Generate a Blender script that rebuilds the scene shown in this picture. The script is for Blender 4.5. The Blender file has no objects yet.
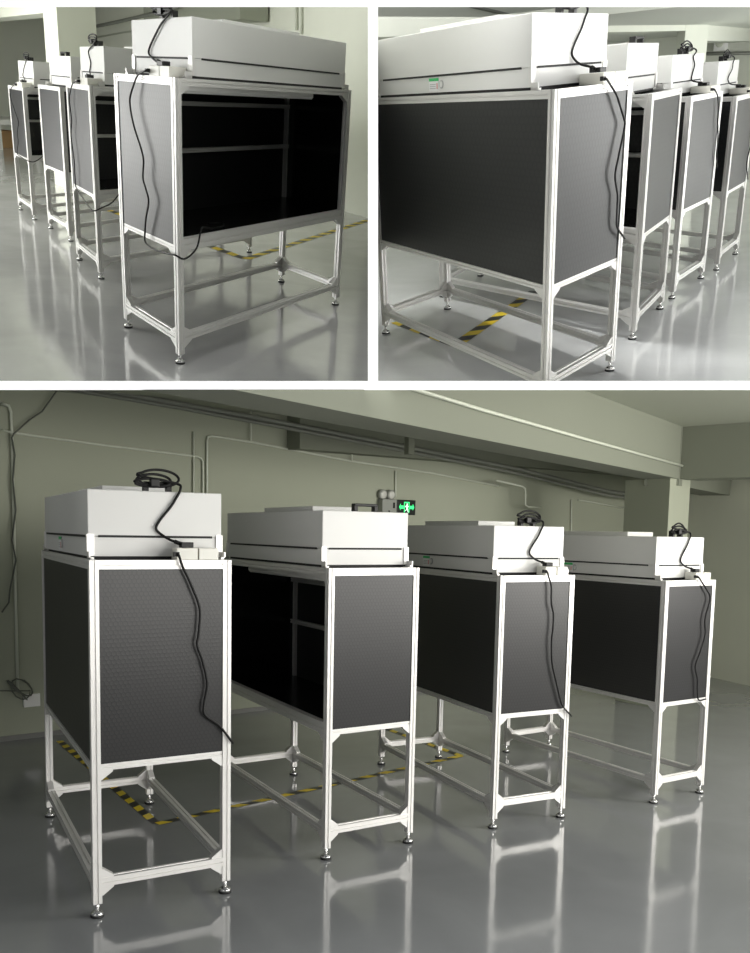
import bpy, bmesh, math, random
from mathutils import Matrix, Vector
random.seed(7)
C = bpy.context.scene.collection
sc = bpy.context.scene

# ------------------------------------------------------------------ the three bays and the camera
FOC, CX, CY = 996.4501, 340.4869, 645.4676
ROOM = {
 1: dict(C=(13.18458, -2.76972, 1.97711), R=((0.469275, 0.880854, 0.062276), (0.455191, -0.180864, -0.871831), (-0.756692, 0.437476, -0.485832)),
    dims=(2.4334, 1.3319, 0.8467), skew=-0.8128,
    m=((-4.3568, 0.9061, -0.0506, 0.0, -0.0454, -0.026, -0.0634), (-2.21, 0.8502, -0.0308, 0.0, -0.0291, -0.0191, -0.0308), (0.5313, 0.5143, -0.0824, 0.0, 0.0067, 0.0004, 0.0059), (4.2028, -0.0494, 0.0002, 0.0315, 0.0734, 0.0418, 0.0719))),
 2: dict(C=(-6.3457, -2.93839, 2.08746), R=((0.5788, -0.81251, -0.069414), (-0.433161, -0.23421, -0.870355), (0.690914, 0.533829, -0.487508)),
    dims=(2.4641, 1.2385, 0.8342), skew=0.705,
    m=((0.0, -0.0, -0.0001, 0.0331, 0.0068, 0.0174, 0.0737), (2.2255, 0.2153, 0.1669, 0.0, 0.0928, 0.0224, 0.0136), (3.9928, 0.4966, 0.0675, 0.0, -0.0365, -0.012, -0.0316), (5.6432, 0.5705, 0.1046, 0.0, -0.0664, -0.0296, -0.0714))),
 3: dict(C=(-1.59247, -5.09734, 2.10434), R=((0.853103, -0.521487, 0.016334), (-0.045509, -0.105564, -0.993371), (0.519754, 0.846704, -0.113789)),
    dims=(2.0546, 0.7123, 0.8356), skew=0.146,
    m=((0.0, -0.0, -0.0, 0.0025, 0.1383, 0.015, 0.0456), (1.5858, 0.2309, 0.0346, 0.0114, -0.0039, 0.0175, 0.0131), (2.9848, 0.241, -0.0453, 0.0206, -0.0532, -0.0018, -0.0187), (4.5672, 0.1512, 0.0569, -0.0213, -0.1169, -0.0322, -0.0458))),
}
R3 = Matrix(ROOM[3]['R']); CAM = Vector(ROOM[3]['C'])
FR = {}
for k, r in ROOM.items():
    A = (R3.transposed() @ Matrix(r['R'])).to_quaternion().to_matrix()
    FR[k] = Matrix.Translation(CAM - A @ Vector(r['C'])) @ A.to_4x4()
FR[0] = Matrix.Identity(4)

def camdir(u, v):                      # a viewing direction in the world, used to lay out the partitions
    return R3.transposed() @ Vector(((u - CX) / FOC, (v - CY) / FOC, 1.0))

cam = bpy.data.cameras.new('camera'); camo = bpy.data.objects.new('camera', cam); C.objects.link(camo)
Rw = Matrix((R3[0], -R3[1], -R3[2])).transposed().to_quaternion().to_matrix().to_4x4()
camo.matrix_world = Matrix.Translation(CAM) @ Rw
cam.sensor_fit = 'HORIZONTAL'; cam.sensor_width = 36; cam.lens = FOC / 750 * 36
cam.shift_x = (375 - CX) / 750; cam.shift_y = (CY - 476.5) / 750
cam.clip_start = .05; cam.clip_end = 200
sc.camera = camo

# ------------------------------------------------------------------ materials
def nt(name):
    m = bpy.data.materials.new(name); m.use_nodes = True
    return m, m.node_tree.nodes, m.node_tree.links, m.node_tree.nodes['Principled BSDF']
def mat(name, col, rough=.5, metal=0.0, spec=.5, noise=0.0, nscale=6.0, emit=None, es=0.0, bump=0.0, bscale=200.0, coat=0.0):
    m, N, L, b = nt(name)
    b.inputs['Base Color'].default_value = (*col, 1); b.inputs['Roughness'].default_value = rough
    b.inputs['Metallic'].default_value = metal; b.inputs['Specular IOR Level'].default_value = spec
    b.inputs['Coat Weight'].default_value = coat
    if emit: b.inputs['Emission Color'].default_value = (*emit, 1); b.inputs['Emission Strength'].default_value = es
    tc = N.new('ShaderNodeTexCoord')
    if noise:
        n = N.new('ShaderNodeTexNoise'); n.inputs['Scale'].default_value = nscale; n.inputs['Detail'].default_value = 5
        L.new(tc.outputs['Object'], n.inputs['Vector'])
        r = N.new('ShaderNodeMapRange'); r.inputs['To Min'].default_value = 1 - noise; r.inputs['To Max'].default_value = 1 + noise
        L.new(n.outputs['Fac'], r.inputs['Value'])
        x = N.new('ShaderNodeMixRGB'); x.blend_type = 'MULTIPLY'; x.inputs['Fac'].default_value = 1
        x.inputs['Color1'].default_value = (*col, 1); L.new(r.outputs['Result'], x.inputs['Color2'])
        L.new(x.outputs['Color'], b.inputs['Base Color'])
    if bump:
        n2 = N.new('ShaderNodeTexNoise'); n2.inputs['Scale'].default_value = bscale
        L.new(tc.outputs['Object'], n2.inputs['Vector'])
        bp = N.new('ShaderNodeBump'); bp.inputs['Strength'].default_value = bump; bp.inputs['Distance'].default_value = .002
        L.new(n2.outputs['Fac'], bp.inputs['Height']); L.new(bp.outputs['Normal'], b.inputs['Normal'])
    return m

def hexmat(name, dark, light, rough, cell, axis, spec=.42):
    """board with a faint honeycomb print; axis = which object coordinate runs across the board"""
    m, N, L, b = nt(name)
    b.inputs['Roughness'].default_value = rough; b.inputs['Specular IOR Level'].default_value = spec
    tc = N.new('ShaderNodeTexCoord'); s = N.new('ShaderNodeSeparateXYZ'); L.new(tc.outputs['Object'], s.inputs[0])
    def mth(op, a, c=None):
        n = N.new('ShaderNodeMath'); n.operation = op
        for i, q in enumerate((a, c)):
            if q is None: continue
            if isinstance(q, (int, float)): n.inputs[i].default_value = q
            else: L.new(q, n.inputs[i])
        return n.outputs[0]
    u = mth('DIVIDE', s.outputs[axis], cell); v = mth('DIVIDE', s.outputs[2], cell)
    R = math.sqrt(3)
    def lat(off):
        a = mth('ABSOLUTE', mth('SUBTRACT', mth('FLOORED_MODULO', mth('ADD', u, off), 1.0), .5))
        c = mth('ABSOLUTE', mth('SUBTRACT', mth('FLOORED_MODULO', mth('ADD', v, off * R), R), R / 2))
        return mth('MAXIMUM', a, mth('ADD', mth('MULTIPLY', a, .5), mth('MULTIPLY', c, R / 2)))
    d = mth('MINIMUM', lat(0.0), lat(.5))
    r = N.new('ShaderNodeMapRange'); r.inputs['From Min'].default_value = .30; r.inputs['From Max'].default_value = .47
    L.new(d, r.inputs['Value'])
    x = N.new('ShaderNodeMixRGB'); L.new(r.outputs['Result'], x.inputs['Fac'])
    x.inputs['Color1'].default_value = (*light, 1); x.inputs['Color2'].default_value = (*dark, 1)
    L.new(x.outputs['Color'], b.inputs['Base Color'])
    bp = N.new('ShaderNodeBump'); bp.inputs['Strength'].default_value = .15; bp.inputs['Distance'].default_value = .001
    L.new(r.outputs['Result'], bp.inputs['Height']); L.new(bp.outputs['Normal'], b.inputs['Normal'])
    return m

def floormat(name, col, rough, spec):
    m, N, L, b = nt(name)
    tc = N.new('ShaderNodeTexCoord')
    n = N.new('ShaderNodeTexNoise'); n.inputs['Scale'].default_value = .9; n.inputs['Detail'].default_value = 6; n.inputs['Distortion'].default_value = 1.2
    L.new(tc.outputs['Object'], n.inputs['Vector'])
    r = N.new('ShaderNodeMapRange'); r.inputs['To Min'].default_value = .82; r.inputs['To Max'].default_value = 1.18; L.new(n.outputs['Fac'], r.inputs['Value'])
    x = N.new('ShaderNodeMixRGB'); x.blend_type = 'MULTIPLY'; x.inputs['Fac'].default_value = 1; x.inputs['Color1'].default_value = (*col, 1)
    L.new(r.outputs['Result'], x.inputs['Color2']); L.new(x.outputs['Color'], b.inputs['Base Color'])
    r2 = N.new('ShaderNodeMapRange'); r2.inputs['To Min'].default_value = rough * .6; r2.inputs['To Max'].default_value = rough * 1.5; L.new(n.outputs['Fac'], r2.inputs['Value'])
    L.new(r2.outputs['Result'], b.inputs['Roughness'])
    b.inputs['Specular IOR Level'].default_value = spec
    n3 = N.new('ShaderNodeTexNoise'); n3.inputs['Scale'].default_value = 2.5; n3.inputs['Detail'].default_value = 3; L.new(tc.outputs['Object'], n3.inputs['Vector'])
    bp = N.new('ShaderNodeBump'); bp.inputs['Strength'].default_value = .06; bp.inputs['Distance'].default_value = .02
    L.new(n3.outputs['Fac'], bp.inputs['Height']); L.new(bp.outputs['Normal'], b.inputs['Normal'])
    return m

M = dict(
    alu=mat('anodised_aluminium', (.78, .77, .75), .38, .35, .5),
    hood=mat('white_painted_steel', (.74, .74, .72), .45, 0, .5, bump=.05),
    slit=mat('black_gap', (.012, .012, .012), .7),
    black=mat('black_gloss_board', (.008, .008, .008), .22, 0, .35),
    black_plastic=mat('black_plastic', (.008, .008, .008), .45, spec=.3),
    cable=mat('black_rubber_cable', (.008, .008, .008), .5, spec=.25),
    socket=mat('ivory_plastic', (.80, .79, .72), .4),
    chrome=mat('bright_steel', (.75, .75, .74), .2, .9),
    rubber=mat('black_rubber', (.02, .02, .02), .6),
    tube=mat('lamp_housing', (.75, .75, .73), .35),
    label_w=mat('label_white', (.85, .85, .85), .5), label_g=mat('label_green', (.05, .55, .16), .5), label_r=mat('label_red', (.7, .06, .05), .5), label_k=mat('label_grey', (.45, .45, .45), .5),
    yellow=mat('yellow_vinyl', (.90, .68, .02), .45), tapeblack=mat('black_vinyl', (.015, .015, .015), .45),
    trim=mat('glowing_white_trim', (.95, .95, .95), .6, emit=(1, 1, 1), es=.75),  # emission added to keep the trim bars white; they are no lamps
    carton=mat('brown_cardboard', (.48, .30, .14), .8, noise=.1), white=mat('white_laminate', (.85, .85, .83), .4),
    signface=mat('sign_black', (.004, .006, .005), .4), green=mat('lit_green', (.02, .5, .12), .5, emit=(.05, .9, .25), es=1.3),
    greenw=mat('lit_white', (.7, .9, .75), .5, emit=(.75, 1, .8), es=1.0),
    grey_plastic=mat('grey_plastic', (.30, .31, .28), .5), lens=mat('lamp_glass', (.6, .6, .55), .15),
    pipe=mat('painted_conduit', (.62, .65, .55), .5), dpipe=mat('dark_steel_pipe', (.22, .23, .20), .5), wire=mat('grey_wire', (.10, .11, .09), .6),
)
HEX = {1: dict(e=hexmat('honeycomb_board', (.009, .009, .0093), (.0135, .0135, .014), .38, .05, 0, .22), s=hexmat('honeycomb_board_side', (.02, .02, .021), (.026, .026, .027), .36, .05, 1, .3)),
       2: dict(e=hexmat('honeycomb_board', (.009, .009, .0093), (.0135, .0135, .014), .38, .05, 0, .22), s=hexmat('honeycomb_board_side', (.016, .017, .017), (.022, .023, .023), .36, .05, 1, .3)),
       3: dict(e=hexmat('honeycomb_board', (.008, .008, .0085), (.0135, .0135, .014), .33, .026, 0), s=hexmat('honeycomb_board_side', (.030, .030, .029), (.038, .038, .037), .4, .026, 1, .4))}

# ------------------------------------------------------------------ mesh building
class MB:
    """collects faces of one mesh; `f` maps local points (the skew of a unit's plan)"""
    def __init__(s, f=None): s.v = []; s.q = []; s.mi = []; s.f = f or (lambda p: p); s.sm = set()
    def add(s, vs, fs, mi=0, smooth=False):
        b = len(s.v); s.v += [tuple(s.f(p)) for p in vs]
        for q in fs:
            if smooth: s.sm.add(len(s.q))
            s.q.append([b + i for i in q]); s.mi.append(mi)
        return s
    def box(s, x0, x1, y0, y1, z0, z1, mi=0):
        x0, x1 = min(x0, x1), max(x0, x1); y0, y1 = min(y0, y1), max(y0, y1); z0, z1 = min(z0, z1), max(z0, z1)
        return s.add([(x0,y0,z0),(x1,y0,z0),(x1,y1,z0),(x0,y1,z0),(x0,y0,z1),(x1,y0,z1),(x1,y1,z1),(x0,y1,z1)],
              [(0,3,2,1),(4,5,6,7),(0,1,5,4),(1,2,6,5),(2,3,7,6),(3,0,4,7)], mi)
    def cbox(s, x0, x1, y0, y1, z0, z1, c, mi=0):
        """box with chamfered edges"""
        bm = bmesh.new(); bmesh.ops.create_cube(bm, size=1)
        for v in bm.verts: v.co = Vector(((x0+x1)/2 + v.co.x*(x1-x0), (y0+y1)/2 + v.co.y*(y1-y0), (z0+z1)/2 + v.co.z*(z1-z0)))
        bmesh.ops.bevel(bm, geom=list(bm.edges), offset=c, segments=2, affect='EDGES', profile=.5)
        bm.verts.index_update(); s.add([tuple(v.co) for v in bm.verts], [[v.index for v in f.verts] for f in bm.faces], mi); bm.free()
        return s
    def prism(s, poly, a, b, axis, mi=0):
        """extrude a closed 2-D outline from a to b along axis (0,1,2)"""
        n = len(poly)
        def P(u, v, w): return ((w,u,v),(u,w,v),(u,v,w))[axis]
        vs = [P(u, v, a) for u, v in poly] + [P(u, v, b) for u, v in poly]
        fs = [(i, (i+1) % n, n + (i+1) % n, n + i) for i in range(n)] + [tuple(range(n-1, -1, -1)), tuple(range(n, 2*n))]
        return s.add(vs, fs, mi)
    def lathe(s, cx, cy, prof, n=20, mi=0):
        vs = []; fs = []
        for r, z in prof:
            for i in range(n): vs.append((cx + r*math.cos(2*math.pi*i/n), cy + r*math.sin(2*math.pi*i/n), z))
        m = len(prof)
        for j in range(m-1):
            for i in range(n): fs.append((j*n+i, j*n+(i+1)%n, (j+1)*n+(i+1)%n, (j+1)*n+i))
        fs.append(tuple(range(n-1,-1,-1))); fs.append(tuple((m-1)*n+i for i in range(n)))
        return s.add(vs, fs, mi, True)
    def tube(s, pts, r, n=8, mi=0):
        P = [Vector(s.f(p)) for p in pts]; f, s.f = s.f, (lambda p: p)
        vs = []; fs = []; up = None
        for i, p in enumerate(P):
            t = (P[min(i+1, len(P)-1)] - P[max(i-1, 0)]).normalized()
            if up is None: up = t.orthogonal().normalized()
            up = (up - t * up.dot(t)); up = up.normalized() if up.length > 1e-6 else t.orthogonal().normalized()
            w = t.cross(up)
            for k in range(n):
                a = 2*math.pi*k/n; vs.append(tuple(p + up*(r*math.cos(a)) + w*(r*math.sin(a))))
        for i in range(len(P)-1):
            for k in range(n): fs.append((i*n+k, i*n+(k+1)%n, (i+1)*n+(k+1)%n, (i+1)*n+k))
        fs.append(tuple(range(n-1,-1,-1))); fs.append(tuple((len(P)-1)*n+k for k in range(n)))
        s.add(vs, fs, mi, True); s.f = f
        return s
    def build(s, name, mats, parent=None, room=0, mw=None):
        me = bpy.data.meshes.new(name); me.from_pydata(s.v, [], s.q)
        for m in (mats if isinstance(mats, (list, tuple)) else [mats]): me.materials.append(m)
        for i, p in enumerate(me.polygons): p.material_index = s.mi[i]; p.use_smooth = i in s.sm
        o = bpy.data.objects.new(name, me); C.objects.link(o); o['_room'] = room
        bm = bmesh.new(); bm.from_mesh(me); bmesh.ops.recalc_face_normals(bm, faces=bm.faces); bm.to_mesh(me); bm.free()
        if parent is not None: o.parent = parent
        else: o.matrix_world = (mw if mw is not None else FR[room])
        return o

def smooth_path(pts, n=8):
    """Catmull-Rom through the points"""
    P = [Vector(p) for p in pts]; P = [P[0]*2 - P[1]] + P + [P[-1]*2 - P[-2]]; out = []
    for i in range(1, len(P)-2):
        for k in range(n):
            t = k / n; a, b, c, d = P[i-1], P[i], P[i+1], P[i+2]
            out.append(.5*((2*b) + (c-a)*t + (2*a-5*b+4*c-d)*t*t + (3*b-a-3*c+d)*t**3))
    out.append(P[-2]); return out

def tag(o, label, cat, group=None):
    o['label'] = label; o['category'] = cat
    if group: o['group'] = group
    return o
def structure(o): o['kind'] = 'structure'; return o
def empty(name, mw):
    o = bpy.data.objects.new(name, None); C.objects.link(o); o.matrix_world = mw; o.empty_display_size = .1; return o

def slot_profile(u0, u1, v0, v1):
    """outline of a T-slot extrusion: a groove in the middle of each face"""
    du, dv = u1-u0, v1-v0; g = .11; dp = .13
    um, vm = (u0+u1)/2, (v0+v1)/2
    return [(u0,v0),(um-g*du,v0),(um-g*du*.6,v0+dp*dv),(um+g*du*.6,v0+dp*dv),(um+g*du,v0),(u1,v0),
            (u1,vm-g*dv),(u1-dp*du,vm-g*dv*.6),(u1-dp*du,vm+g*dv*.6),(u1,vm+g*dv),(u1,v1),
            (um+g*du,v1),(um+g*du*.6,v1-dp*dv),(um-g*du*.6,v1-dp*dv),(um-g*du,v1),(u0,v1),
            (u0,vm+g*dv),(u0+dp*du,vm+g*dv*.6),(u0+dp*du,vm-g*dv*.6),(u0,vm-g*dv)]

# ------------------------------------------------------------------ the bench cabinets
UNIT = {}
def cabinet(room, idx, open_side, sockets, handle, label):
    r = ROOM[room]; x, y, w, dL, dD, dzb, dH = r['m'][idx]
    L, D, zb = r['dims']; L *= 1+dL; D *= 1+dD; zb *= 1+dzb; H = 1.85*(1+dH); k = H/1.85; sk = r['skew']
    mw = FR[room] @ Matrix.Translation((x, y, 0)) @ Matrix.Rotation(w, 4, 'Z')
    root = empty('workbench_cabinet', mw); tag(root, label, 'workbench', 'white framed workbench cabinets in rows')
    F = lambda p: (p[0] + sk*p[1], p[1], p[2])
    UNIT[room, idx] = dict(mw=mw, F=F, L=L, D=D, zb=zb, H=H, k=k, open=open_side, e={1: .082, 2: .104, 3: .066}[room], hh=.39 if (room, idx) == (2, 0) else .355); e0_ = UNIT[room, idx]['e']; hh = UNIT[room, idx]['hh']
    px, py, pz = .062*D, .026*L, .046*k
    nb = lambda: MB(F)
    B = lambda mb, name, m, par=root: mb.build(name, m, par, room)
    # posts and levelling feet
    zf = .075*k
    for ex in (0, 1):
        for ey in (0, 1):
            x0, x1 = (0, px) if ex == 0 else (D-px, D); y0, y1 = (0, py) if ey == 0 else (L-py, L)
            po = B(nb().prism(slot_profile(x0, x1, y0, y1), zf, H, 2), 'post', M['alu'])
            c = F(((x0+x1)/2, (y0+y1)/2, 0)); rr = .034*k
            ft = MB().lathe(c[0], c[1], [(rr*.25, .03*k), (rr*.3, .04*k), (rr*.3, zf+.004)], 14)
            ft.lathe(c[0], c[1], [(rr*.9, .011*k), (rr, .014*k), (rr*.95, .024*k), (rr*.45, .036*k), (rr*.3, .037*k)], 20)
            B(ft, 'levelling_foot', M['chrome'], po)
            B(MB().lathe(c[0], c[1], [(rr*1.02, .0005), (rr*1.04, .012*k)], 20), 'rubber_pad', M['rubber'], po)
    # rails
    zl0, zl1 = .165*k, .165*k + pz
    def rail_x(name, yy0, yy1, z0, z1): return B(nb().prism(slot_profile(yy0, yy1, z0, z1), px, D-px, 0), name, M['alu'])
    def rail_y(name, xx0, xx1, z0, z1): return B(nb().prism(slot_profile(xx0, xx1, z0, z1), py, L-py, 1), name, M['alu'])
    def gx(par, yc, z, dz, hw):       # triangular corner brackets at both ends of a cross rail
        for e in (0, 1):
            xa = px if e == 0 else D-px; d = 1 if e == 0 else -1; a = .082*D; b = .048*k
            p = [(xa, z), (xa+d*a, z), (xa+d*a, z+dz*.008*k), (xa+d*a*.1, z+dz*b), (xa, z+dz*b)]
            B(nb().prism(p, yc-hw, yc+hw, 1), 'corner_bracket', M['alu'], par)
    def gy(par, xc, z, dz, hw):
        for e in (0, 1):
            ya = py if e == 0 else L-py; d = 1 if e == 0 else -1; a = .036*L; b = .048*k
            p = [(ya, z), (ya+d*a, z), (ya+d*a, z+dz*.008*k), (ya+d*a*.1, z+dz*b), (ya, z+dz*b)]
            B(nb().prism(p, xc-hw, xc+hw, 0), 'corner_bracket', M['alu'], par)
    for e in (0, 1):
        y0, y1 = (0, py) if e == 0 else (L-py, L)
        o = rail_x('bottom_rail', y0, y1, zl0, zl1); gx(o, (y0+y1)/2, zl1, 1, py*.42); gx(o, (y0+y1)/2, zl0, -1, py*.42)
        o = rail_x('shelf_rail', y0+py*.1, y1-py*.1, zb-pz*.75, zb); gx(o, (y0+y1)/2, zb-pz*.75, -1, py*.42)
        rail_x('top_rail', y0, y1, H-pz, H)
        x0, x1 = (0, px) if e == 0 else (D-px, D)
        o = rail_y('bottom_rail', x0, x1, zl0, zl1); gy(o, (x0+x1)/2, zl1, 1, px*.42); gy(o, (x0+x1)/2, zl0, -1, px*.42)
        side_open = (open_side == 'right') == (e == 1)
        o = rail_y('shelf_rail', x0, x1, zb-pz*.75, zb + (pz*.9 if side_open else 0)); gy(o, (x0+x1)/2, zb-pz*.75, -1, px*.42)
        o = rail_y('top_rail', x0, x1, H-pz, H)
        if side_open: gy(o, (x0+x1)/2, H-pz, -1, px*.42)
    # boards
    t = .006
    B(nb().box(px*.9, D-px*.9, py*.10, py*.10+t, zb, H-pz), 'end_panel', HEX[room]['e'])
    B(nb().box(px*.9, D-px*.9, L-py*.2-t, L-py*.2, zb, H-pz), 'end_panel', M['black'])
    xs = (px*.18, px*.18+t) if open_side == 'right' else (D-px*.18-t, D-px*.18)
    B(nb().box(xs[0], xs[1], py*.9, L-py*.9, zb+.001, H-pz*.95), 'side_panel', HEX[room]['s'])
    B(nb().box(px*.5, D-px*.5, py*.5, L-py*.5, zb+.004, zb+.022*k), 'work_surface', M['black'])
    B(nb().box(px*.5, D-px*.5, py*.5, L-py*.5, H-pz*.6, H-pz*.3), 'filter_panel', M['black'])
    # inside: two support rails on the closed side, lamp housing under the open edge
    xr = (px*.95, px*1.9) if open_side == 'right' else (D-px*1.9, D-px*.95)
    for f in (.13, .47):
        z = H - pz - f*(H-zb)
        B(nb().prism(slot_profile(xr[0], xr[1], z-pz*.36, z+pz*.36), py, L-py, 1), 'support_rail', M['alu'])
    d = 1 if open_side == 'right' else -1; xl = (D - px*1.15) if open_side == 'right' else px*1.15
    pr = [(xl, H-pz*1.05), (xl-d*.14*D, H-pz*1.05), (xl-d*.14*D, H-pz*1.5), (xl-d*.09*D, H-pz*1.95), (xl-d*.02*D, H-pz*1.95), (xl, H-pz*1.6)]
    lh = nb().prism(pr, L*.03, L*.76, 1).build('lamp_housing', M['tube'], root, room)
    # filter hood
    hy0, hy1, hx0, hx1 = L*e0_, L*.955, D*.02, D*.975; hz0, hz1 = H + .004, H + hh*k; zs = H + .118*k
    hood = B(nb().cbox(hx0, hx1, hy0, hy1, zs, hz1, .005), 'hood_body', M['hood'])
    skirt = B(nb().box(hx0+.004, hx1-.004, hy0+.004, hy1-.004, hz0+.012*k, zs-.001), 'hood_skirt', M['hood'])
    sl = nb(); e = .0015; m = .07
    sl.box(hx0+m*D, hx1-m*D, hy0-e, hy0+.01, zs-.006*k, zs+.006*k); sl.box(hx0+m*D, hx1-m*D, hy1-.01, hy1+e, zs-.006*k, zs+.006*k)
    sl.box(hx0-e, hx0+.01, hy0+.04*L, hy1-.04*L, zs-.006*k, zs+.006*k); sl.box(hx1-.01, hx1+e, hy0+.04*L, hy1-.04*L, zs-.006*k, zs+.006*k)
    B(sl, 'vent_slit', M['slit'], hood)
    B(nb().box(hx0+.02, hx1-.02, hy0+.02, hy1-.02, H-.002, hz0+.014*k), 'sealing_gasket', M['slit'], skirt)
    for ex in (0, 1):
        for ey in (0, 1):
            xa, dx = (hx0-.006, 1) if ex == 0 else (hx1+.006, -1); ya, dy = (hy0-.006, 1) if ey == 0 else (hy1+.006, -1)
            tb = nb().box(xa, xa+dx*.05*D, ya, ya+dy*.012*L, H+.02*k, zs+.012*k)
            ym = ya - dy*.03*L
            tb.box(xa, xa+dx*.035*D, ya, ym, H+.001, H+.012*k); tb.box(xa, xa+dx*.012*D, ya, ym, H+.001, H+.04*k)
            B(tb, 'corner_clip', M['alu'], skirt)
    cy0, cy1 = hy0 + .22*L, hy0 + .66*L
    B(nb().cbox(D*.22, D*.74, cy0, cy1, hz1-.002, hz1+.038*k, .004), 'fan_cover', M['hood'], hood)
    yh = hy0 + .035*L
    if handle:
        h = nb(); a, b = (.42, .62) if sockets else (.40, .66)
        za, zb2 = hz1-.003, hz1+.052*k
        h.box(a*D, a*D+.035*D, yh-.012*L, yh+.012*L, za, zb2-.012*k); h.box(b*D-.035*D, b*D, yh-.012*L, yh+.012*L, za, zb2-.012*k)
        h.cbox(a*D, b*D, yh-.013*L, yh+.013*L, zb2-.018*k, zb2, .004)
        B(h, 'carry_handle', M['black_plastic'], hood)
    if sockets:
        for a, b in ((.600, .752), (.762, .905)):
            so = B(nb().cbox(a*D, b*D, .004*L, (e0_-.004)*L, H+.001, H+.062*k, .003), 'socket_box', M['socket'])
    # rating plate and gauge on the skirt of the closed side
    if (open_side == 'right' and room != 1) or (room == 1 and False):
        fy = hy0 + .53*(hy1-hy0) if room == 2 else hy0 + .55*(hy1-hy0)
        wy = .055*L; zc = H + .064*k; xx = hx0 - .0015
        lb = nb().box(xx, xx+.006, fy, fy+wy, zc-.040*k, zc+.040*k, 0)
        lb.box(xx-.001, xx+.004, fy, fy+wy, zc+.022*k, zc+.040*k, 1)
        lb.box(xx-.001, xx+.004, fy+.006*L, fy+.010*L, zc-.026*k, zc+.008*k, 2)
        for i in range(3): lb.box(xx-.001, xx+.004, fy+.016*L, fy+wy-.005*L, zc-.024*k+i*.012*k, zc-.020*k+i*.012*k, 3)
        B(lb, 'rating_label', [M['label_w'], M['label_g'], M['label_r'], M['label_k']], skirt)
        cx, cyy = xx, fy - .016*L
        n = 18; ring = [(cx-.003, cyy + .011*L*math.cos(2*math.pi*i/n), zc + .026*k*math.sin(2*math.pi*i/n)) for i in range(n)]
        g = nb().add(ring + [(p[0]+.01, p[1], p[2]) for p in ring], [tuple(range(n))] + [(i, (i+1) % n, n+(i+1) % n, n+i) for i in range(n)], 0)
        r2 = [(cx-.004, cyy + .008*L*math.cos(2*math.pi*i/n), zc + .019*k*math.sin(2*math.pi*i/n)) for i in range(n)]
        g.add(r2, [tuple(range(n))], 1)
        B(g, 'gauge', [M['label_k'], M['hood']], skirt)
    return root

NAMES = {
 (1,0): 'farthest white framed cabinet in the upper left view, beside the brown carton',
 (1,1): 'second farthest white framed cabinet in the upper left view, without any cord down its end',
 (1,2): 'white framed cabinet directly behind the big nearest one in the upper left view',
 (1,3): 'large nearest white framed cabinet in the upper left view, its open side showing rails',
 (2,0): 'large nearest white framed cabinet in the upper right view, closed black side and green label',
 (2,1): 'white framed cabinet directly behind the big nearest one in the upper right view',
 (2,2): 'second farthest white framed cabinet in the upper right view, third along the row',
 (2,3): 'farthest white framed cabinet in the upper right view, cut by the picture edge',
 (3,0): 'leftmost white framed cabinet in the lower view, nearest one with a grey closed side',
 (3,1): 'second cabinet from the left in the lower view, open side and bare black handle',
 (3,2): 'third cabinet from the left in the lower view, in front of the exit sign wall',
 (3,3): 'rightmost and farthest white framed cabinet in the lower view, in front of the pillar',
}
for room in (1, 2, 3):
    for i in range(4):
        cabinet(room, i, 'left' if i == 1 else 'right', i != 1, True, NAMES[room, i])

# ------------------------------------------------------------------ cords
def end_pt(u, a, c, off):              # on the end panel: a across, c from panel bottom (0) to frame top (1)
    return u['F']((a*u['D'], -off*.62*u['k'], u['zb'] + c*(u['H']-u['zb'])))
def hood_pt(u, a, h, off):             # on the near face of the hood: h from frame top (0) to hood top (1)
    D, L, k = u['D'], u['L'], u['k']
    return u['F'](((.02+.955*a)*D, L*u['e'] - off*k, u['H'] + h*u['hh']*k))
def coil(u, seed):
    """loops of spare cord bound round the carry handle"""
    rnd = random.Random(seed); D, L, k = u['D'], u['L'], u['k']; zt = u['H']+u['hh']*k
    out = []
    for i in range(3):
        n = 14; ph = rnd.uniform(0, .6); ax = (.135 + rnd.uniform(-.025, .03))*D; az = (.020 + .012*i)*k; cx = (.50 + rnd.uniform(-.03, .02))*D
        for j in range(n):
            t = 2*math.pi*j/n + ph + math.pi
            out.append(u['F']((cx + ax*math.cos(t), L*(u['e']+.006) + .0045*L*(1+math.sin(2*t)) + .0012*i*L, zt + (.045+.012*i)*k + az*math.sin(t))))
    return out
def cord_top(room, i, label, path, seed=0):
    u = UNIT[room, i]; k = u['k']
    mw = u['mw']
    pts = coil(u, seed + 10*room + i)
    pts += [u['F']((.64*u['D'], u['L']*(u['e']+.004), u['H']+(u['hh']+.045)*k)), u['F']((.665*u['D'], u['L']*(u['e']-.006), u['H']+(u['hh']+.017)*k))]
    pts += [hood_pt(u, a, h, o) for a, h, o in path[:-1]]
    pts += [u['F']((((.02+.955*.70)-.085)*u['D'], u['L']*u['e']*.5, u['H']+.095*k))]
    root = empty('power_cord', mw); tag(root, label, 'cord', 'black power cords on the cabinets')
    MB().tube(smooth_path(pts, 5), .0072*k, 7).build('cable', M['cable'], root, room)
    a = .70; x = (.02+.955*a)*u['D']; D, L, H = u['D'], u['L'], u['H']
    pl = MB(u['F']).cbox(x-.045*D, x+.045*D, L*u['e']*.3, L*u['e']*.72, H+.064*k, H+.092*k, .004)
    pl.tube([(x-.085*D, L*u['e']*.5, H+.095*k), (x-.035*D, L*u['e']*.5, H+.082*k)], .011*k, 8)
    pl.build('plug', M['black_plastic'], root, room)
    # binding of the coil
    zt = H+u['hh']*k
    MB(u['F']).cbox(.455*D, .52*D, L*(u['e']+.0005), L*(u['e']+.0195), zt+.022*k, zt+.066*k, .006).build('cable_tie', M['black_plastic'], root, room)
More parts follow.
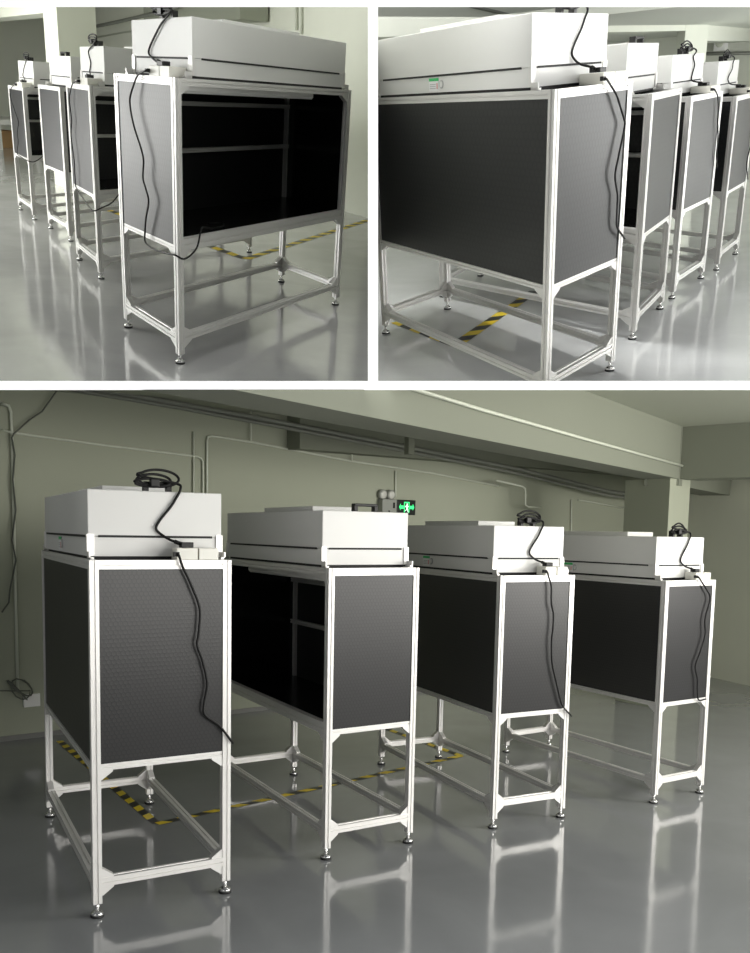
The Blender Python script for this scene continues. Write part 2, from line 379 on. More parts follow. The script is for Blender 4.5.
def cord_end(room, i, label, path, tail=()):
    u = UNIT[room, i]; k = u['k']; D, L, H, zb = u['D'], u['L'], u['H'], u['zb']
    pts = [u['F']((path[0][0]*D, -.012, H+.030*k)), u['F']((path[0][0]*D+.01*D, -.03*k, H+.028*k))]
    pts += [end_pt(u, a, c, o) for a, c, o in path[1:]]
    pts += [u['F'](((a)*D, b*L, z)) for a, b, z in tail]
    root = empty('power_cord', u['mw']); tag(root, label, 'cord', 'black power cords on the cabinets')
    MB().tube(smooth_path(pts, 6), .0068*k, 7).build('cable', M['cable'], root, room)
    e = u['F']((path[0][0]*D, 0, 0))
    MB(u['F']).box((path[0][0]-.02)*D, (path[0][0]+.02)*D, -.022, .003*L, H+.018*k, H+.042*k).build('plug', M['black_plastic'], root, room)

std = [(.645, .92, .012), (.60, .78, .014), (.52, .58, .012), (.49, .46, .012), (.52, .38, .014), (.58, .30, .03), (.635, .235, .06)]
cord_top(3, 0, 'black cord coiled on top of the leftmost cabinet in the lower view', std)
cord_top(3, 2, 'black cord coiled on top of the third cabinet in the lower view', std, 3)
cord_top(3, 3, 'black cord coiled on top of the rightmost cabinet in the lower view', std, 5)
cord_top(1, 3, 'black cord coiled on top of the nearest cabinet in the upper left view', [(.56, .92, .012), (.48, .78, .014), (.36, .55, .012), (.32, .42, .012), (.36, .34, .014), (.48, .26, .03), (.60, .235, .06)], 1)
cord_top(1, 2, 'black cord coiled on the second nearest cabinet in the upper left view', [(.46, .92, .012), (.44, .8, .014), (.50, .58, .012), (.46, .42, .012), (.44, .34, .014), (.52, .26, .03), (.62, .235, .06)], 2)
cord_top(1, 0, 'black cord coiled on the farthest cabinet in the upper left view', [(.56, .92, .012), (.48, .78, .014), (.36, .55, .012), (.32, .42, .012), (.40, .34, .014), (.5, .26, .03), (.62, .235, .06)], 4)
cord_top(2, 0, 'black cord coiled on top of the nearest cabinet in the upper right view', std, 6)
cord_top(2, 2, 'black cord coiled on the third cabinet in the upper right view', [(.6, .92, .012), (.66, .72, .014), (.62, .52, .012), (.60, .4, .012), (.62, .32, .02), (.63, .25, .05)], 7)
cord_top(2, 3, 'black cord coiled on the farthest cabinet in the upper right view', [(.62, .92, .016), (.60, .74, .018), (.46, .52, .016), (.47, .4, .02), (.50, .31, .05), (.60, .25, .05)], 8)

o = .035
cord_end(3, 0, 'black cord hanging down the end of the leftmost cabinet in the lower view',
   [(.59,1.02,0), (.63,.97,o), (.69,.88,o), (.75,.77,o), (.755,.70,o), (.745,.62,o), (.735,.57,o), (.77,.50,.03), (.80,.42,.03), (.81,.35,.03), (.785,.25,.03), (.80,.20,.03), (.905,.14,.03), (1.01,.04,.03)])
cord_end(3, 2, 'black cord hanging down the end of the third cabinet in the lower view',
   [(.57,1.02,0), (.62,.98,o), (.655,.92,o), (.665,.8,o), (.70,.715,o), (.70,.6,o), (.69,.52,o), (.71,.36,.03), (.76,.25,.03), (.80,.17,.03), (.88,.03,.03), (1.02,-.06,.03)])
cord_end(3, 3, 'black cord hanging down the end of the rightmost cabinet in the lower view',
   [(.57,1.02,0), (.66,.99,o), (.78,.92,o), (.86,.85,o), (.80,.72,o), (.78,.65,o), (.80,.54,o), (.72,.4,o), (.64,.28,.03), (.70,.17,.03), (.71,.08,.03), (.75,-.01,.03), (.9,-.01,.03)])
cord_end(1, 3, 'black cord winding down the end of the nearest cabinet in the upper left view',
   [(.60,1.02,0), (.47,1.0,o), (.40,.93,.05), (.345,.85,.06), (.36,.76,.06), (.41,.67,.06), (.50,.55,.05), (.535,.48,.05), (.515,.37,.05), (.56,.30,.05), (.60,.23,.05), (.55,.12,.05), (.51,.01,.04), (.52,-.06,.04), (.68,-.075,.04), (.90,-.06,.04), (1.0,-.05,.04)],
   [(1.04, .02, .80), (1.05, .07, .86), (1.02, .10, .965), (.93, .14, .97), (.88, .20, .935), (.86, .26, .932), (.78, .29, .932), (.70, .24, .932)])
cord_end(1, 2, 'black cord winding down the end of the second nearest cabinet in the upper left view',
   [(.60,1.02,0), (.47,1.01,o), (.37,.99,o), (.25,.88,.05), (.24,.80,.05), (.28,.65,.05), (.21,.52,.05), (.22,.44,.05), (.28,.27,.05), (.28,.12,.05), (.27,0,.04), (.40,-.05,.04), (.62,-.085,.05), (.85,-.13,.05), (1.02,-.14,.05)],
   [(1.05,.02,.73), (1.06,.08,.78), (1.03,.16,.925), (.95,.22,.925), (.88,.3,.89), (.8,.34,.889)])
cord_end(1, 0, 'black cord winding down the end of the farthest cabinet in the upper left view',
   [(.60,1.02,0), (.44,1.0,o), (.32,.95,.05), (.24,.84,.05), (.45,.66,.05), (.65,.5,.05), (.52,.36,.05), (.52,.2,.05), (.36,.02,.04), (.6,-.01,.04), (.98,-.02,.04)], [(1.04,.03,.79), (1.05,.08,.84), (1.0,.12,.9), (.92,.16,.9), (.85,.22,.87)])
cord_end(2, 0, 'black cord hanging down the end of the nearest cabinet in the upper right view',
   [(.57,1.02,0), (.64,1.0,o), (.74,.94,o), (.80,.88,o), (.875,.80,o), (.885,.76,o), (.83,.62,o), (.79,.51,o), (.82,.44,.03), (.85,.38,.03), (.855,.28,.03), (.87,.20,.03), (1.0,.11,.03)])
cord_end(2, 2, 'black cord hanging down the end of the third cabinet in the upper right view',
   [(.6,1.02,0), (.75,.97,o), (.82,.86,o), (.85,.72,o), (.9,.62,o), (.92,.5,o), (.93,.4,o), (1.01,.28,.03)])
cord_end(2, 3, 'black cord hanging down the end of the farthest cabinet in the upper right view',
   [(.5,1.02,0), (.78,.96,o), (.9,.86,o), (.95,.6,o), (.9,.42,o), (.8,.25,o), (.9,.1,.03), (.98,.02,.03)])

# ------------------------------------------------------------------ floor tape
def tape(room, pts, wdt, label):
    mb = MB()
    for s in range(len(pts)-1):
        a, b = Vector((*pts[s], 0)), Vector((*pts[s+1], 0)); d = b-a; n = max(1, round(d.length/(1.75*wdt))); d = d.normalized(); q = Vector((-d.y, d.x, 0))*wdt/2
        st = (b-a).length/n
        for i in range(n):
            p0 = a + d*(st*i); p1 = p0 + d*st; sh = d*(.8*wdt)
            z = .002 + .0006*s
            f0 = -sh if i > 0 else Vector(); f1 = -sh if i < n-1 else Vector()
            vs = [p0-q, p1-q, p1+q+f1, p0+q+f0]
            mb.add([(v.x, v.y, z) for v in vs], [(0,1,2,3)], i % 2)
    o = mb.build('floor_marking_tape', [M['yellow'], M['tapeblack']], None, room); tag(o, label, 'tape', 'striped floor tapes')
# ------------------------------------------------------------------ rooms
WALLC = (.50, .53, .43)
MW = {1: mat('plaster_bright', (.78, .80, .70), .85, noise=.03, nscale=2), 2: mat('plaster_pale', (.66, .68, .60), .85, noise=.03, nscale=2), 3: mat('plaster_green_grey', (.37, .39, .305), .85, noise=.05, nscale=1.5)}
MC = {1: mat('ceiling_paint_a', (.72, .74, .66), .9), 2: mat('ceiling_paint_b', (.66, .68, .62), .9), 3: mat('ceiling_paint_c', (.215, .228, .18), .9)}
MF = {1: floormat('epoxy_floor_a', (.50, .50, .50), .10, .5), 2: floormat('epoxy_floor_b', (.70, .71, .71), .10, .5), 3: floormat('epoxy_floor_c', (.255, .265, .27), .09, .6)}

def slabline(p, q, th):                # unit vectors of a vertical wall from p to q; returns a matrix with x along it
    d = Vector((q[0]-p[0], q[1]-p[1], 0)); a = math.atan2(d.y, d.x)
    return Matrix.Translation((p[0], p[1], 0)) @ Matrix.Rotation(a, 4, 'Z'), d.length
def wall(name, room, p, q, z0, z1, th, m):
    W, ln = slabline(p, q, th)
    return structure(MB().box(0, ln, 0, th, z0, z1).build(name, m, None, room, FR[room] @ W)), W

for room, (x0, x1, y0, y1) in {1: (-42, 14, -18, 14), 2: (-8, 34, -12, 18), 3: (-6, 14, -7, 12)}.items():
    structure(MB().box(x0, x1, y0, y1, -.12, 0).build('floor', MF[room], None, room))

def wp(room, u, v, axis, val):         # where the sight line through a photo point meets a plane of that bay
    r = ROOM[room]; d = Matrix(r['R']).transposed() @ Vector(((u-CX)/FOC, (v-CY)/FOC, 1)); c = Vector(r['C'])
    return c + d*((val - c[axis]) / d[axis])
def wq(room, u, v, p, q):              # ... meets the vertical plane through plan points p, q
    r = ROOM[room]; d = Matrix(r['R']).transposed() @ Vector(((u-CX)/FOC, (v-CY)/FOC, 1)); c = Vector(r['C'])
    n = Vector((q[1]-p[1], p[0]-q[0], 0)); return c + d*(n.dot(Vector((p[0], p[1], 0)) - c) / n.dot(d))
def run(mb, room, pts, p, q, r, off=.03, n=6):     # a pipe on the wall p-q through photo points
    nn = Vector((q[1]-p[1], p[0]-q[0], 0)).normalized()
    mb.tube([tuple(wq(room, u, v, p, q) + nn*off) for u, v in pts], r, n); return mb
def obox(name, room, p, q, th, z0, z1, m, back=0.0):
    W, ln = slabline(p, q, th)
    return structure(MB().box(0, ln, back, back+th, z0, z1).build(name, m, None, room, FR[room] @ W))

# ---- lower view
w_ = wp(3, 140, 725, 2, 0); dw = Vector((1, .125, 0)).normalized()
r0_, r1_ = wp(3, 712, 677.6, 2, 0), wp(3, 750, 686, 2, 0); rd = (r0_-r1_).normalized()
def cross2(p, d, q, e):                # where two plan lines meet
    t = ((q.x-p.x)*e.y - (q.y-p.y)*e.x) / (d.x*e.y - d.y*e.x); return p + d*t
k_ = cross2(w_, dw, r1_, rd); a_ = k_ - dw*16; r2_ = r1_ - rd*4.5
A3, B3 = (a_.x, a_.y), (k_.x, k_.y)
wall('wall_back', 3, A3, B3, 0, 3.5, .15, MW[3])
wall('wall_right', 3, B3, (r2_.x, r2_.y), 0, 3.5, .15, mat('plaster_right_lightened', (.80, .81, .71), .85, noise=.04, nscale=1.5))  # lighter copy of the wall plaster, its colour standing in for missing light
structure(MB().box(-6, 13, -.6, 7.2, 3.42, 3.55).build('ceiling', mat('ceiling_paint_d', (.42, .44, .36), .9), None, 3))
MBD = mat('skirting_grey', (.20, .20, .19), .5)
obox('baseboard_back', 3, (A3[0]+.002, A3[1]-.02), (B3[0], B3[1]-.02), .018, 0, .05, MBD)
ZB = 2.80; b0 = wp(3, 680, 479, 2, ZB); b0.z = 0; bz = wp(3, 480, 439, 2, ZB); bd = Vector((b0.x-bz.x, b0.y-bz.y, 0)).normalized(); ba = b0 - bd*9.5; b0 = b0 - bd*.05
obox('ceiling_beam', 3, (ba.x, ba.y), (b0.x, b0.y), .42, 2.80, 3.42, MC[3])
b1 = b0 + bd*.02; b2 = cross2(b1, Vector((1, .5, 0)), r1_, rd); obox('ceiling_beam', 3, (b1.x, b1.y), (b2.x-.02, b2.y-.02), .42, 2.72, 3.42, MC[3])
obox('ceiling_beam', 3, (b0.x+.66, b0.y-2.9), (b0.x+.05, b0.y+.02), .45, 2.80, 3.42, MC[3], back=-.45)
c0_, c1_, c2_ = wp(3, 658, 709, 2, 0), wp(3, 678, 704, 2, 0), wp(3, 615, 700, 2, 0); c3_ = c1_ + (c2_-c0_)
f4 = [c0_, c1_, c3_, c2_]
pl = MB().add([tuple(a) for a in f4] + [(a.x, a.y, ZB) for a in f4], [(0,3,2,1),(4,5,6,7),(0,1,5,4),(1,2,6,5),(2,3,7,6),(3,0,4,7)])
structure(pl.build('pillar', MW[3], None, 3))
c0 = wq(3, 289, 430, A3, B3); c1 = wq(3, 640, 430, A3, B3)
obox('ceiling_beam', 3, (c0.x, c0.y-.26), (c1.x, c1.y-.26), .25, wq(3, 289, 450, A3, B3).z, 3.42, MC[3])
structure(run(MB(), 3, [(400, 386), (480, 410), (590, 441), (696, 470)], (ba.x, ba.y), (b0.x, b0.y), .014, .02).build('trim_4', M['pipe'], None, 3))
h = MB(); e = wp(3, 411, 431, 2, 3.2); h.box(e.x-.28, e.x+.28, e.y-.1, e.y+.35, 3.28, 3.42); h.box(e.x-.04, e.x+.04, e.y-.02, e.y+.06, 2.95, 3.29)
structure(h.build('pipe_hanger', MC[3], None, 3))
g = 'pipes and conduits on the back wall of the lower view'
def conduit(pts, r, off, label, m='pipe', cat='pipe', name='wall_conduit'):
    tag(run(MB(), 3, pts, A3, B3, r, off).build(name, M[m], None, 3), label, cat, g if cat == 'pipe' else None)
conduit([(40, 386), (68, 391), (160, 406), (250, 422), (380, 447), (500, 470), (590, 492), (632, 497)], .028, .34, 'upper dark steel pipe running along the back wall near the ceiling', 'dpipe', name='ceiling_pipe')
conduit([(40, 390), (68, 395), (160, 410), (250, 426.5), (380, 451), (500, 474.5), (590, 496), (632, 501)], .020, .34, 'lower dark steel pipe hung just under the upper dark one', 'dpipe', name='ceiling_pipe')
conduit([(2, 430), (12, 433), (100, 445), (196, 456.5), (200.5, 459), (202, 462), (202, 600)], .011, .02, 'thin painted conduit from the left wall end bending down behind the leftmost hood')
conduit([(206, 600), (206, 441), (207, 437), (211, 436), (250, 442), (349, 461), (430, 473), (497, 486)], .012, .02, 'long painted conduit running right from behind the leftmost hood')
conduit([(193, 600), (192.5, 432)], .011, .02, 'straight vertical conduit left of the bent pair above the leftmost cabinet')
conduit([(248, 386), (248.5, 441)], .011, .05, 'short vertical conduit dropping from the ceiling beyond the leftmost hood')
conduit([(349, 446), (349.5, 461)], .011, .05, 'very short conduit between dark pipes and the long painted conduit')
conduit([(394.5, 471), (394.5, 497)], .011, .02, 'vertical conduit feeding the emergency lamp')
conduit([(480, 481), (506, 487), (508.5, 489), (509, 492), (509, 505), (512, 507), (525, 507.5)], .012, .30, 'stepped painted conduit above the third cabinet')
conduit([(577, 500), (600, 504), (631, 510)], .011, .03, 'short sloping conduit beside the pillar')
conduit([(570, 500), (570, 560)], .012, .02, 'vertical conduit rising behind the gap between the two right cabinets')
conduit([(1, 404), (8, 406), (10, 412), (11, 434), (14, 560), (17, 690)], .016, .02, 'vertical conduit at the far left going down to the wall socket')
conduit([(57, 388), (40, 412), (28, 420), (12, 434), (10, 438), (13, 455), (11, 480), (14, 510), (10, 540), (14, 560), (8, 590), (7, 602), (0, 612)], .008, .05, 'loose grey wire sagging down the wall at the far left', 'wire', 'wire', 'loose_wire')
pts = []
for i in range(40):
    t = i*.52; pts.append((17 + 11*math.cos(t*1.0) + 3*math.sin(t*.37), 688 + 9*math.sin(t*1.13) + 2*math.cos(t*.5)))
conduit([(-4, 690)] + pts, .007, .06, 'tangle of grey cable coiled low on the wall at the far left', 'wire', 'cable', 'coiled_cable')
n3 = Vector((B3[1]-A3[1], A3[0]-B3[0], 0)).normalized(); t3 = Vector((B3[0]-A3[0], B3[1]-A3[1], 0)).normalized()
def wallmat(u, v, off): return FR[3] @ (Matrix.Translation(wq(3, u, v, A3, B3) + n3*off) @ Matrix((t3, -n3, Vector((0,0,1)))).transposed().to_4x4())
so = MB().cbox(-.085, .085, -.03, .0, -.065, .065, .006).build('wall_socket', M['white'], None, 3, wallmat(31, 700, .002)); tag(so, 'small square wall socket below the coiled cable at the far left', 'socket')
# emergency lamp and exit sign
W = wallmat(384.5, 506.5, .0)
r_ = empty('emergency_lamp', W); tag(r_, 'grey twin spot emergency lamp on the wall, left of the green exit sign', 'lamp')
MB().cbox(-.12, .12, -.10, -.01, -.10, .09, .008).build('battery_box', M['grey_plastic'], r_, 3)
MB().box(.055, .085, -.104, -.09, -.02, .05).box(-.02, .0, -.104, -.09, -.07, -.05).build('switch', M['black_plastic'], r_, 3)
for x in (-.075, .06):
    f = MB(); f.lathe(0, 0, [(.02, -.07), (.055, -.06), (.065, 0), (.058, .004)], 16)
    o_ = f.build('spot_head', M['grey_plastic'], r_, 3); o_.location = (x, -.06, .145); o_.rotation_euler = (math.radians(100), 0, 0)
    q_ = MB().lathe(0, 0, [(.054, .003), (.045, .012), (.02, .016)], 16).build('lens', M['lens'], o_, 3)
W = wallmat(404, 507.5, .0)
s_ = empty('exit_sign', W); tag(s_, 'black exit sign with lit green doorway figure and arrows on the back wall', 'sign')
MB().cbox(-.155, .155, -.05, -.008, -.095, .095, .006).build('sign_box', M['signface'], s_, 3)
gm = MB(); y0, y1 = -.054, -.049
gm.box(-.045, -.034, y0, y1, -.065, .07).box(.034, .045, y0, y1, -.065, .07).box(-.045, .045, y0, y1, .055, .07)
for d in (-1, 1):
    gm.prism([(d*.052, -.018), (d*.105, -.018), (d*.105, -.035), (d*.128, .005), (d*.105, .045), (d*.105, .022), (d*.052, .022)], y0, y1, 1)
gm.build('green_symbols', M['green'], s_, 3)
fg = MB()
fg.prism([(.006+.011*math.cos(a*math.pi/5), .040+.011*math.sin(a*math.pi/5)) for a in range(10)], y0-.001, y1, 1)
fg.prism([(-.012, .026), (.010, .028), (.018, -.008), (-.004, -.012)], y0-.001, y1, 1)
fg.prism([(-.002, -.010), (.014, -.008), (.024, -.034), (.030, -.060), (.020, -.062), (.010, -.034)], y0-.001, y1, 1)
fg.prism([(-.004, -.010), (.006, -.014), (-.006, -.036), (-.028, -.046), (-.030, -.038), (-.012, -.030)], y0-.001, y1, 1)
fg.prism([(-.012, .024), (-.008, .014), (-.028, .002), (-.032, .010)], y0-.001, y1, 1)
fg.prism([(.010, .024), (.012, .012), (.030, .008), (.032, .016)], y0-.001, y1, 1)
fg.build('running_figure', M['greenw'], s_, 3)

# ---- upper left view
yw = wp(1, 354, 214, 2, 0).y; xw = min(-20, wp(1, 5, 138, 2, 0).x - 1.5); A1, B1 = (xw, yw), (4, yw)
wall('wall_back', 1, A1, B1, 0, 4.4, .2, MW[1])
wall('wall_far', 1, (xw, -16), (xw, yw), 0, 4.4, .2, MW[1])
structure(MB().box(xw-1, 4, -16, yw+.3, 3.95, 4.1).build('ceiling', MC[1], None, 1))
p0 = wp(1, 68, 189, 2, 0)
def xat(room, base, u, dirv):          # how far along dirv from a floor point one must go to reach photo column u
    lo, hi = 0.0, 6.0; r = ROOM[room]; R = Matrix(r['R']); c = Vector(r['C'])
    def col(s): w = R @ (base + dirv*s - c); return CX + FOC*w.x/w.z
    up = col(hi) > col(lo)
    for _ in range(40):
        m = (lo+hi)/2
        if (col(m) < u) == up: lo = m
        else: hi = m
    return base + dirv*lo
pL = xat(1, p0, 55, Vector((-1, -.02, 0))); pR = xat(1, p0, 104, Vector((-.45, 1, 0)).normalized()); pB = pL + (pR - p0)
f4 = [p0, pL, pB, pR]
pp = MB().add([tuple(a) for a in f4] + [(a.x, a.y, 3.95) for a in f4], [(0,1,2,3),(7,6,5,4),(0,4,5,1),(1,5,6,2),(2,6,7,3),(3,7,4,0)])
structure(pp.build('pillar', MW[1], None, 1))
e0 = wp(1, 44, 13, 1, pL.y); e1 = wp(1, 0, 32, 1, pL.y)
obox('ceiling_beam', 1, (xw+.05, pL.y), (pL.x-.02, pL.y), .5, e0.z, 3.95, MW[1])
MDK = mat('beam_shade_in_colour', (.36, .38, .31), .9)  # shade of the back bay painted into the beam colour
yb = yw-.65; e2 = wp(1, 110, 26, 1, yb); e3 = wp(1, 240, 8, 1, yb)
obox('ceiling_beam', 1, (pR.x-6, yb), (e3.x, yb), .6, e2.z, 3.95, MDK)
def pipe1(pts, p, q, r, off, label, m='dpipe'):
    tag(run(MB(), 1, pts, p, q, r, off).build('wall_conduit', M[m], None, 1), label, 'pipe', 'pipes and conduits in the upper left view')
pipe1([(90, 28), (120, 22), (168, 11), (180, 7)], (xw, yb-.1), (4, yb-.1), .04, .05, 'dark pipe crossing behind the hoods in the upper left view')
pipe1([(94, 38), (133, 31), (200, 21), (245, 12), (262, 7)], A1, B1, .02, .03, 'thin conduit low on the back wall in the upper left view', 'pipe')
pipe1([(298, 2), (298, 30)], A1, B1, .03, .03, 'left one of two vertical conduits above the nearest hood in the upper left view', 'pipe')
pipe1([(303, 2), (303, 34)], A1, B1, .03, .03, 'right one of two vertical conduits above the nearest hood in the upper left view', 'pipe')
# far table with a carton under it
tb = wp(1, 5, 148, 2, 0); sc_ = (tb - Vector(ROOM[1]['C'])).length/27.0
t_ = empty('table', FR[1] @ Matrix.Translation((tb.x-.5, tb.y+.1, 0)) @ Matrix.Rotation(.5, 4, 'Z') @ Matrix.Scale(sc_, 4)); tag(t_, 'white table standing over the brown carton at the far left of the upper left view', 'table')
MB().cbox(-.9, .9, -.9, .35, .50, .62, .02).build('tabletop', M['white'], t_, 1)
for xx in (-.82, .82):
    for yy in (-.82, .27): MB().box(xx-.04, xx+.04, yy-.04, yy+.04, 0, .5).build('leg', M['white'], t_, 1)
cb = empty('carton', FR[1] @ Matrix.Translation((tb.x-.28, tb.y-.02, 0)) @ Matrix.Rotation(.5, 4, 'Z') @ Matrix.Scale(sc_, 4)); tag(cb, 'brown cardboard carton on the floor under the white table', 'box')
MB().cbox(-.17, .17, -.2, .2, 0, .36, .008).build('carton_body', M['carton'], cb, 1)
MB().box(-.03, .03, -.202, .202, .345, .3615).build('sealing_tape', mat('tan_tape', (.55, .38, .2), .4), cb, 1)

# ---- upper right view
q0 = wp(2, 672, 190, 2, 0); X2, Y2 = q0.x + 8.5, q0.y + 5.0
A2, B2 = (-6, Y2), (X2, Y2)
wall('wall_back', 2, A2, B2, 0, 6.5, .2, MW[2])
wall('wall_far', 2, (X2, Y2), (X2, -10), 0, 6.5, .2, MW[2])
MD2 = mat('back_beam_shade_in_colour', (.50, .52, .47), .9)  # darker tone puts the bay's shade into the back beam's colour
qL = xat(2, q0, 665, Vector((.45, 1, 0)).normalized()); qR = xat(2, q0, 694, Vector((1, 0, 0))); qB = qL + (qR - q0)
zb_ = wq(2, 668, 31, (q0.x-5, q0.y), (q0.x, q0.y)).z; zc_ = wq(2, 688, 25, (q0.x-5, q0.y), (q0.x, q0.y)).z
structure(MB().box(q0.x-7, X2+1, -9, Y2+.3, zc_, zc_+.12).build('ceiling', MC[2], None, 2))
f4 = [q0, qR, qB, qL]
pp = MB().add([tuple(a) for a in f4] + [(a.x, a.y, zc_) for a in f4], [(0,3,2,1),(4,5,6,7),(0,1,5,4),(1,2,6,5),(2,3,7,6),(3,0,4,7)])
structure(pp.build('pillar', MW[2], None, 2))
obox('ceiling_beam', 2, (q0.x-16, q0.y), (q0.x-.01, q0.y), .5, zb_, zc_+.1, MW[2])
obox('ceiling_beam', 2, (qR.x+.01, q0.y+.05), (X2-.05, q0.y+1.2), .5, wq(2, 700, 41, (q0.x, q0.y), (qR.x, q0.y)).z, zc_+.1, MW[2])
e4 = wp(2, 520, 8, 1, Y2-.6)
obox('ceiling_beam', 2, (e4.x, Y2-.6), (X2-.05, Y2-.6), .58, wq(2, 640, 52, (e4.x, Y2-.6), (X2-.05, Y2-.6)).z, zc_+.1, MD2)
def pipe2(pts, p, q, r, off, label, m='dpipe'):
    tag(run(MB(), 2, pts, p, q, r, off).build('wall_conduit', M[m], None, 2), label, 'pipe', 'pipes in the upper right view')
pipe2([(577, 15), (620, 31), (657, 45), (672, 50)], (e4.x, Y2-.6), (X2-.05, Y2-.6), .035, .08, 'dark pipe sloping behind the hoods in the upper right view')
pipe2([(468, 6), (511, 16), (525, 20)], A2, B2, .03, .05, 'thin pipe on the back wall above the nearest hood in the upper right view')
pipe2([(692, 54), (720, 53.5), (760, 53)], (X2, Y2), (X2, -10), .04, .05, 'grey pipe along the far wall above the rightmost hoods in the upper right view')
ac = wq(2, 723.5, 39, (X2, Y2), (X2, -10))
au = empty('air_unit', FR[2] @ Matrix.Translation((X2-.02, ac.y, min(ac.z, zc_-.22)))); tag(au, 'small white box unit high on the far wall in the upper right view', 'box unit')
MB().cbox(-.25, 0, -.14, .14, -.17, .17, .02).build('casing', M['white'], au, 2)
MB().lathe(0, 0, [(.02, -.01), (.09, 0), (.1, .01), (.08, .02)], 16).build('round_grille', M['pipe'], au, 2)
bpy.data.objects['round_grille'].location = (-.25, 0, 0); bpy.data.objects['round_grille'].rotation_euler = (0, -math.pi/2, 0)
#ROOMS2

def tp(room, *uv): return [tuple(wp(room, u, v, 2, 0))[:2] for u, v in uv]
tape(3, tp(3, (59.5, 741), (157, 824), (461, 756), (384, 728)), .068, 'black and yellow striped tape on the floor under the cabinets in the lower view')
tape(1, tp(1, (108, 210), (246, 259), (372, 219)), .13, 'black and yellow striped tape on the floor in the upper left view')
tape(2, tp(2, (396, 322), (456, 345), (535, 291)), .125, 'black and yellow striped tape on the floor in the upper right view')

# ------------------------------------------------------------------ partitions between the bays (white ends, made to glow, face the viewer)
D0 = 6.0
e_r = R3.transposed() @ Vector((1, 0, 0)); e_d = R3.transposed() @ Vector((0, 1, 0)); e_f = R3.transposed() @ Vector((0, 0, 1))
def P(u, v, dep): return CAM + camdir(u, v)*dep
def slab(name, corners4, back4, m):
    mb = MB(); mb.add([tuple(c) for c in corners4 + back4], [(0,1,2,3),(7,6,5,4),(0,4,5,1),(1,5,6,2),(2,6,7,3),(3,7,4,0)])
    return structure(mb.build(name, m))
pw = mat('partition_paint', (.72, .73, .68), .85)
def bar(name, u0, u1, v0, v1, dep, m=None):
    f = [P(u0, v0, D0), P(u1, v0, D0), P(u1, v1, D0), P(u0, v1, D0)]
    return slab(name, f, [CAM + (c-CAM)*(1+dep/D0) for c in f], m or M['trim'])
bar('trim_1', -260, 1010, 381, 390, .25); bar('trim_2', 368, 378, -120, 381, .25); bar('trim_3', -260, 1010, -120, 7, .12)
# the thin boards behind the trims: full depth
far = 24
f = [P(-400, 385, D0+.02), P(1150, 385, D0+.02), P(1150, 387, D0+.02), P(-400, 387, D0+.02)]
slab('floor_slab', f, [P(-400, 385, far), P(1150, 385, far), P(1150, 387, far), P(-400, 387, far)], pw)
f = [P(372, -900, D0+.02), P(374, -900, D0+.02), P(374, 385, D0+.02), P(372, 385, D0+.02)]
slab('wall_partition', f, [P(372, -900, far), P(374, -900, far), P(374, 385, far), P(372, 385, far)], pw)

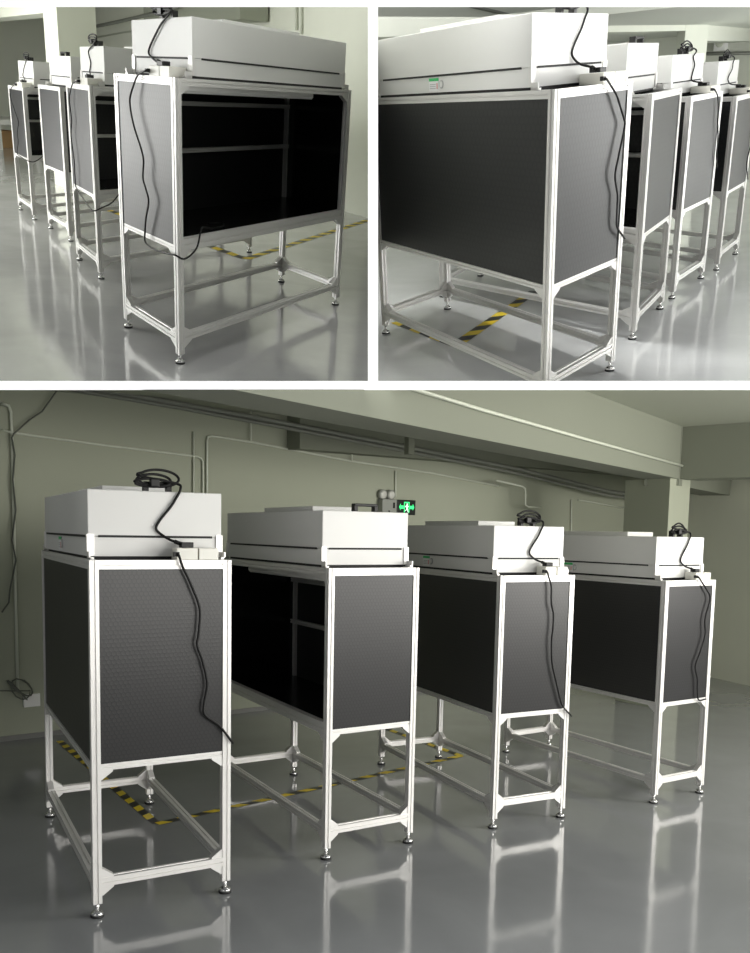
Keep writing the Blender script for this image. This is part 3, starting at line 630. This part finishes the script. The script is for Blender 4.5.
# ------------------------------------------------------------------ everything in a bay ends at the partitions
bpy.context.view_layer.update()
def plane(c, a, b):                    # through the viewpoint and two directions; normal toward rejected side
    n = camdir(*a).cross(camdir(*b)).normalized()
    return n if n.dot(camdir(*c)) > 0 else -n
KEEP = {1: [plane((600, 200), (371.5, 0), (371.5, 380)), plane((184, 700), (0, 384.5), (750, 384.5))],
        2: [plane((100, 200), (374.5, 0), (374.5, 380)), plane((564, 700), (0, 384.5), (750, 384.5))],
        3: [plane((375, 100), (0, 389.5), (750, 389.5))]}
for ob in list(bpy.data.objects):
    rm = ob.get('_room', 0)
    if ob.type == 'MESH' and rm:
        mi = ob.matrix_world.inverted(); n3 = ob.matrix_world.to_3x3().transposed()
        cl = mi @ CAM
        bm = None
        for n in KEEP[rm]:
            nl = (n3 @ n).normalized()
            ds = [(v.co - cl).dot(nl) for v in ob.data.vertices]
            if ds and max(ds) > 1e-4:
                if bm is None: bm = bmesh.new(); bm.from_mesh(ob.data)
                bmesh.ops.bisect_plane(bm, geom=bm.verts[:]+bm.edges[:]+bm.faces[:], plane_co=cl, plane_no=nl, clear_outer=True)
        if bm is not None:
            if len(bm.faces) == 0: bm.free(); bpy.data.objects.remove(ob); continue
            bm.to_mesh(ob.data); bm.free()
    if '_room' in ob: del ob['_room']

# ------------------------------------------------------------------ light
def area(name, room, loc, aim, sx, sy, power, col=(1, 1, 1)):
    l = bpy.data.lights.new(name, 'AREA'); l.shape = 'RECTANGLE'; l.size = sx; l.size_y = sy; l.energy = power; l.color = col
    o = bpy.data.objects.new(name, l); C.objects.link(o)
    p = FR[room] @ Vector(loc); a = FR[room] @ Vector(aim)
    o.matrix_world = Matrix.Translation(p) @ (a-p).to_track_quat('-Z', 'Y').to_matrix().to_4x4()
    return o
#LIGHTS
area('window_and_fill_light', 3, (6.5, -5.3, 1.95), (6.0, 0, 1.5), 11, 2.2, 520, (1, .98, .93))
area('window_and_fill_light', 3, (-4.5, -3.6, 2.2), (8, 3, 1.6), 3, 1.6, 40, (1, .98, .93))  # added fill from the left for right wall and side panels, not a window
area('window_and_fill_light', 3, (8.5, -4.2, 2.6), (7.0, 0, .6), 2.5, 1.5, 300, (1, .97, .9))  # added fill to brighten the floor at the right, not a window
area('window_and_fill_light', 1, (-6, -4.6, 2.2), (-5, 2, 1.8), 15, 2.4, 1250, (1, 1, .97))
area('window_and_fill_light', 2, (12, -4.6, 2.2), (11.5, 2, 1.8), 14, 2.4, 1300, (1, 1, .98))
area('overhead_fill_light', 1, (1, -3, 5.0), (-1, 2, 1.0), 6, 3, 450, (1, 1, .97))  # added fill above the bay to brighten it, not a ceiling lamp
p_ = FR[2].inverted() @ P(455, -420, 7.2)
area('overhead_fill_light', 2, p_, (1.0, 1.0, 1.2), 1.6, 1.6, 240, (1, 1, .98))  # added fill aimed at the nearest cabinet's closed side, not a ceiling lamp
w = bpy.data.worlds.new('world'); sc.world = w; w.use_nodes = True
w.node_tree.nodes['Background'].inputs[0].default_value = (.9, .95, 1, 1); w.node_tree.nodes['Background'].inputs[1].default_value = .13
sc.view_settings.view_transform = 'Standard'
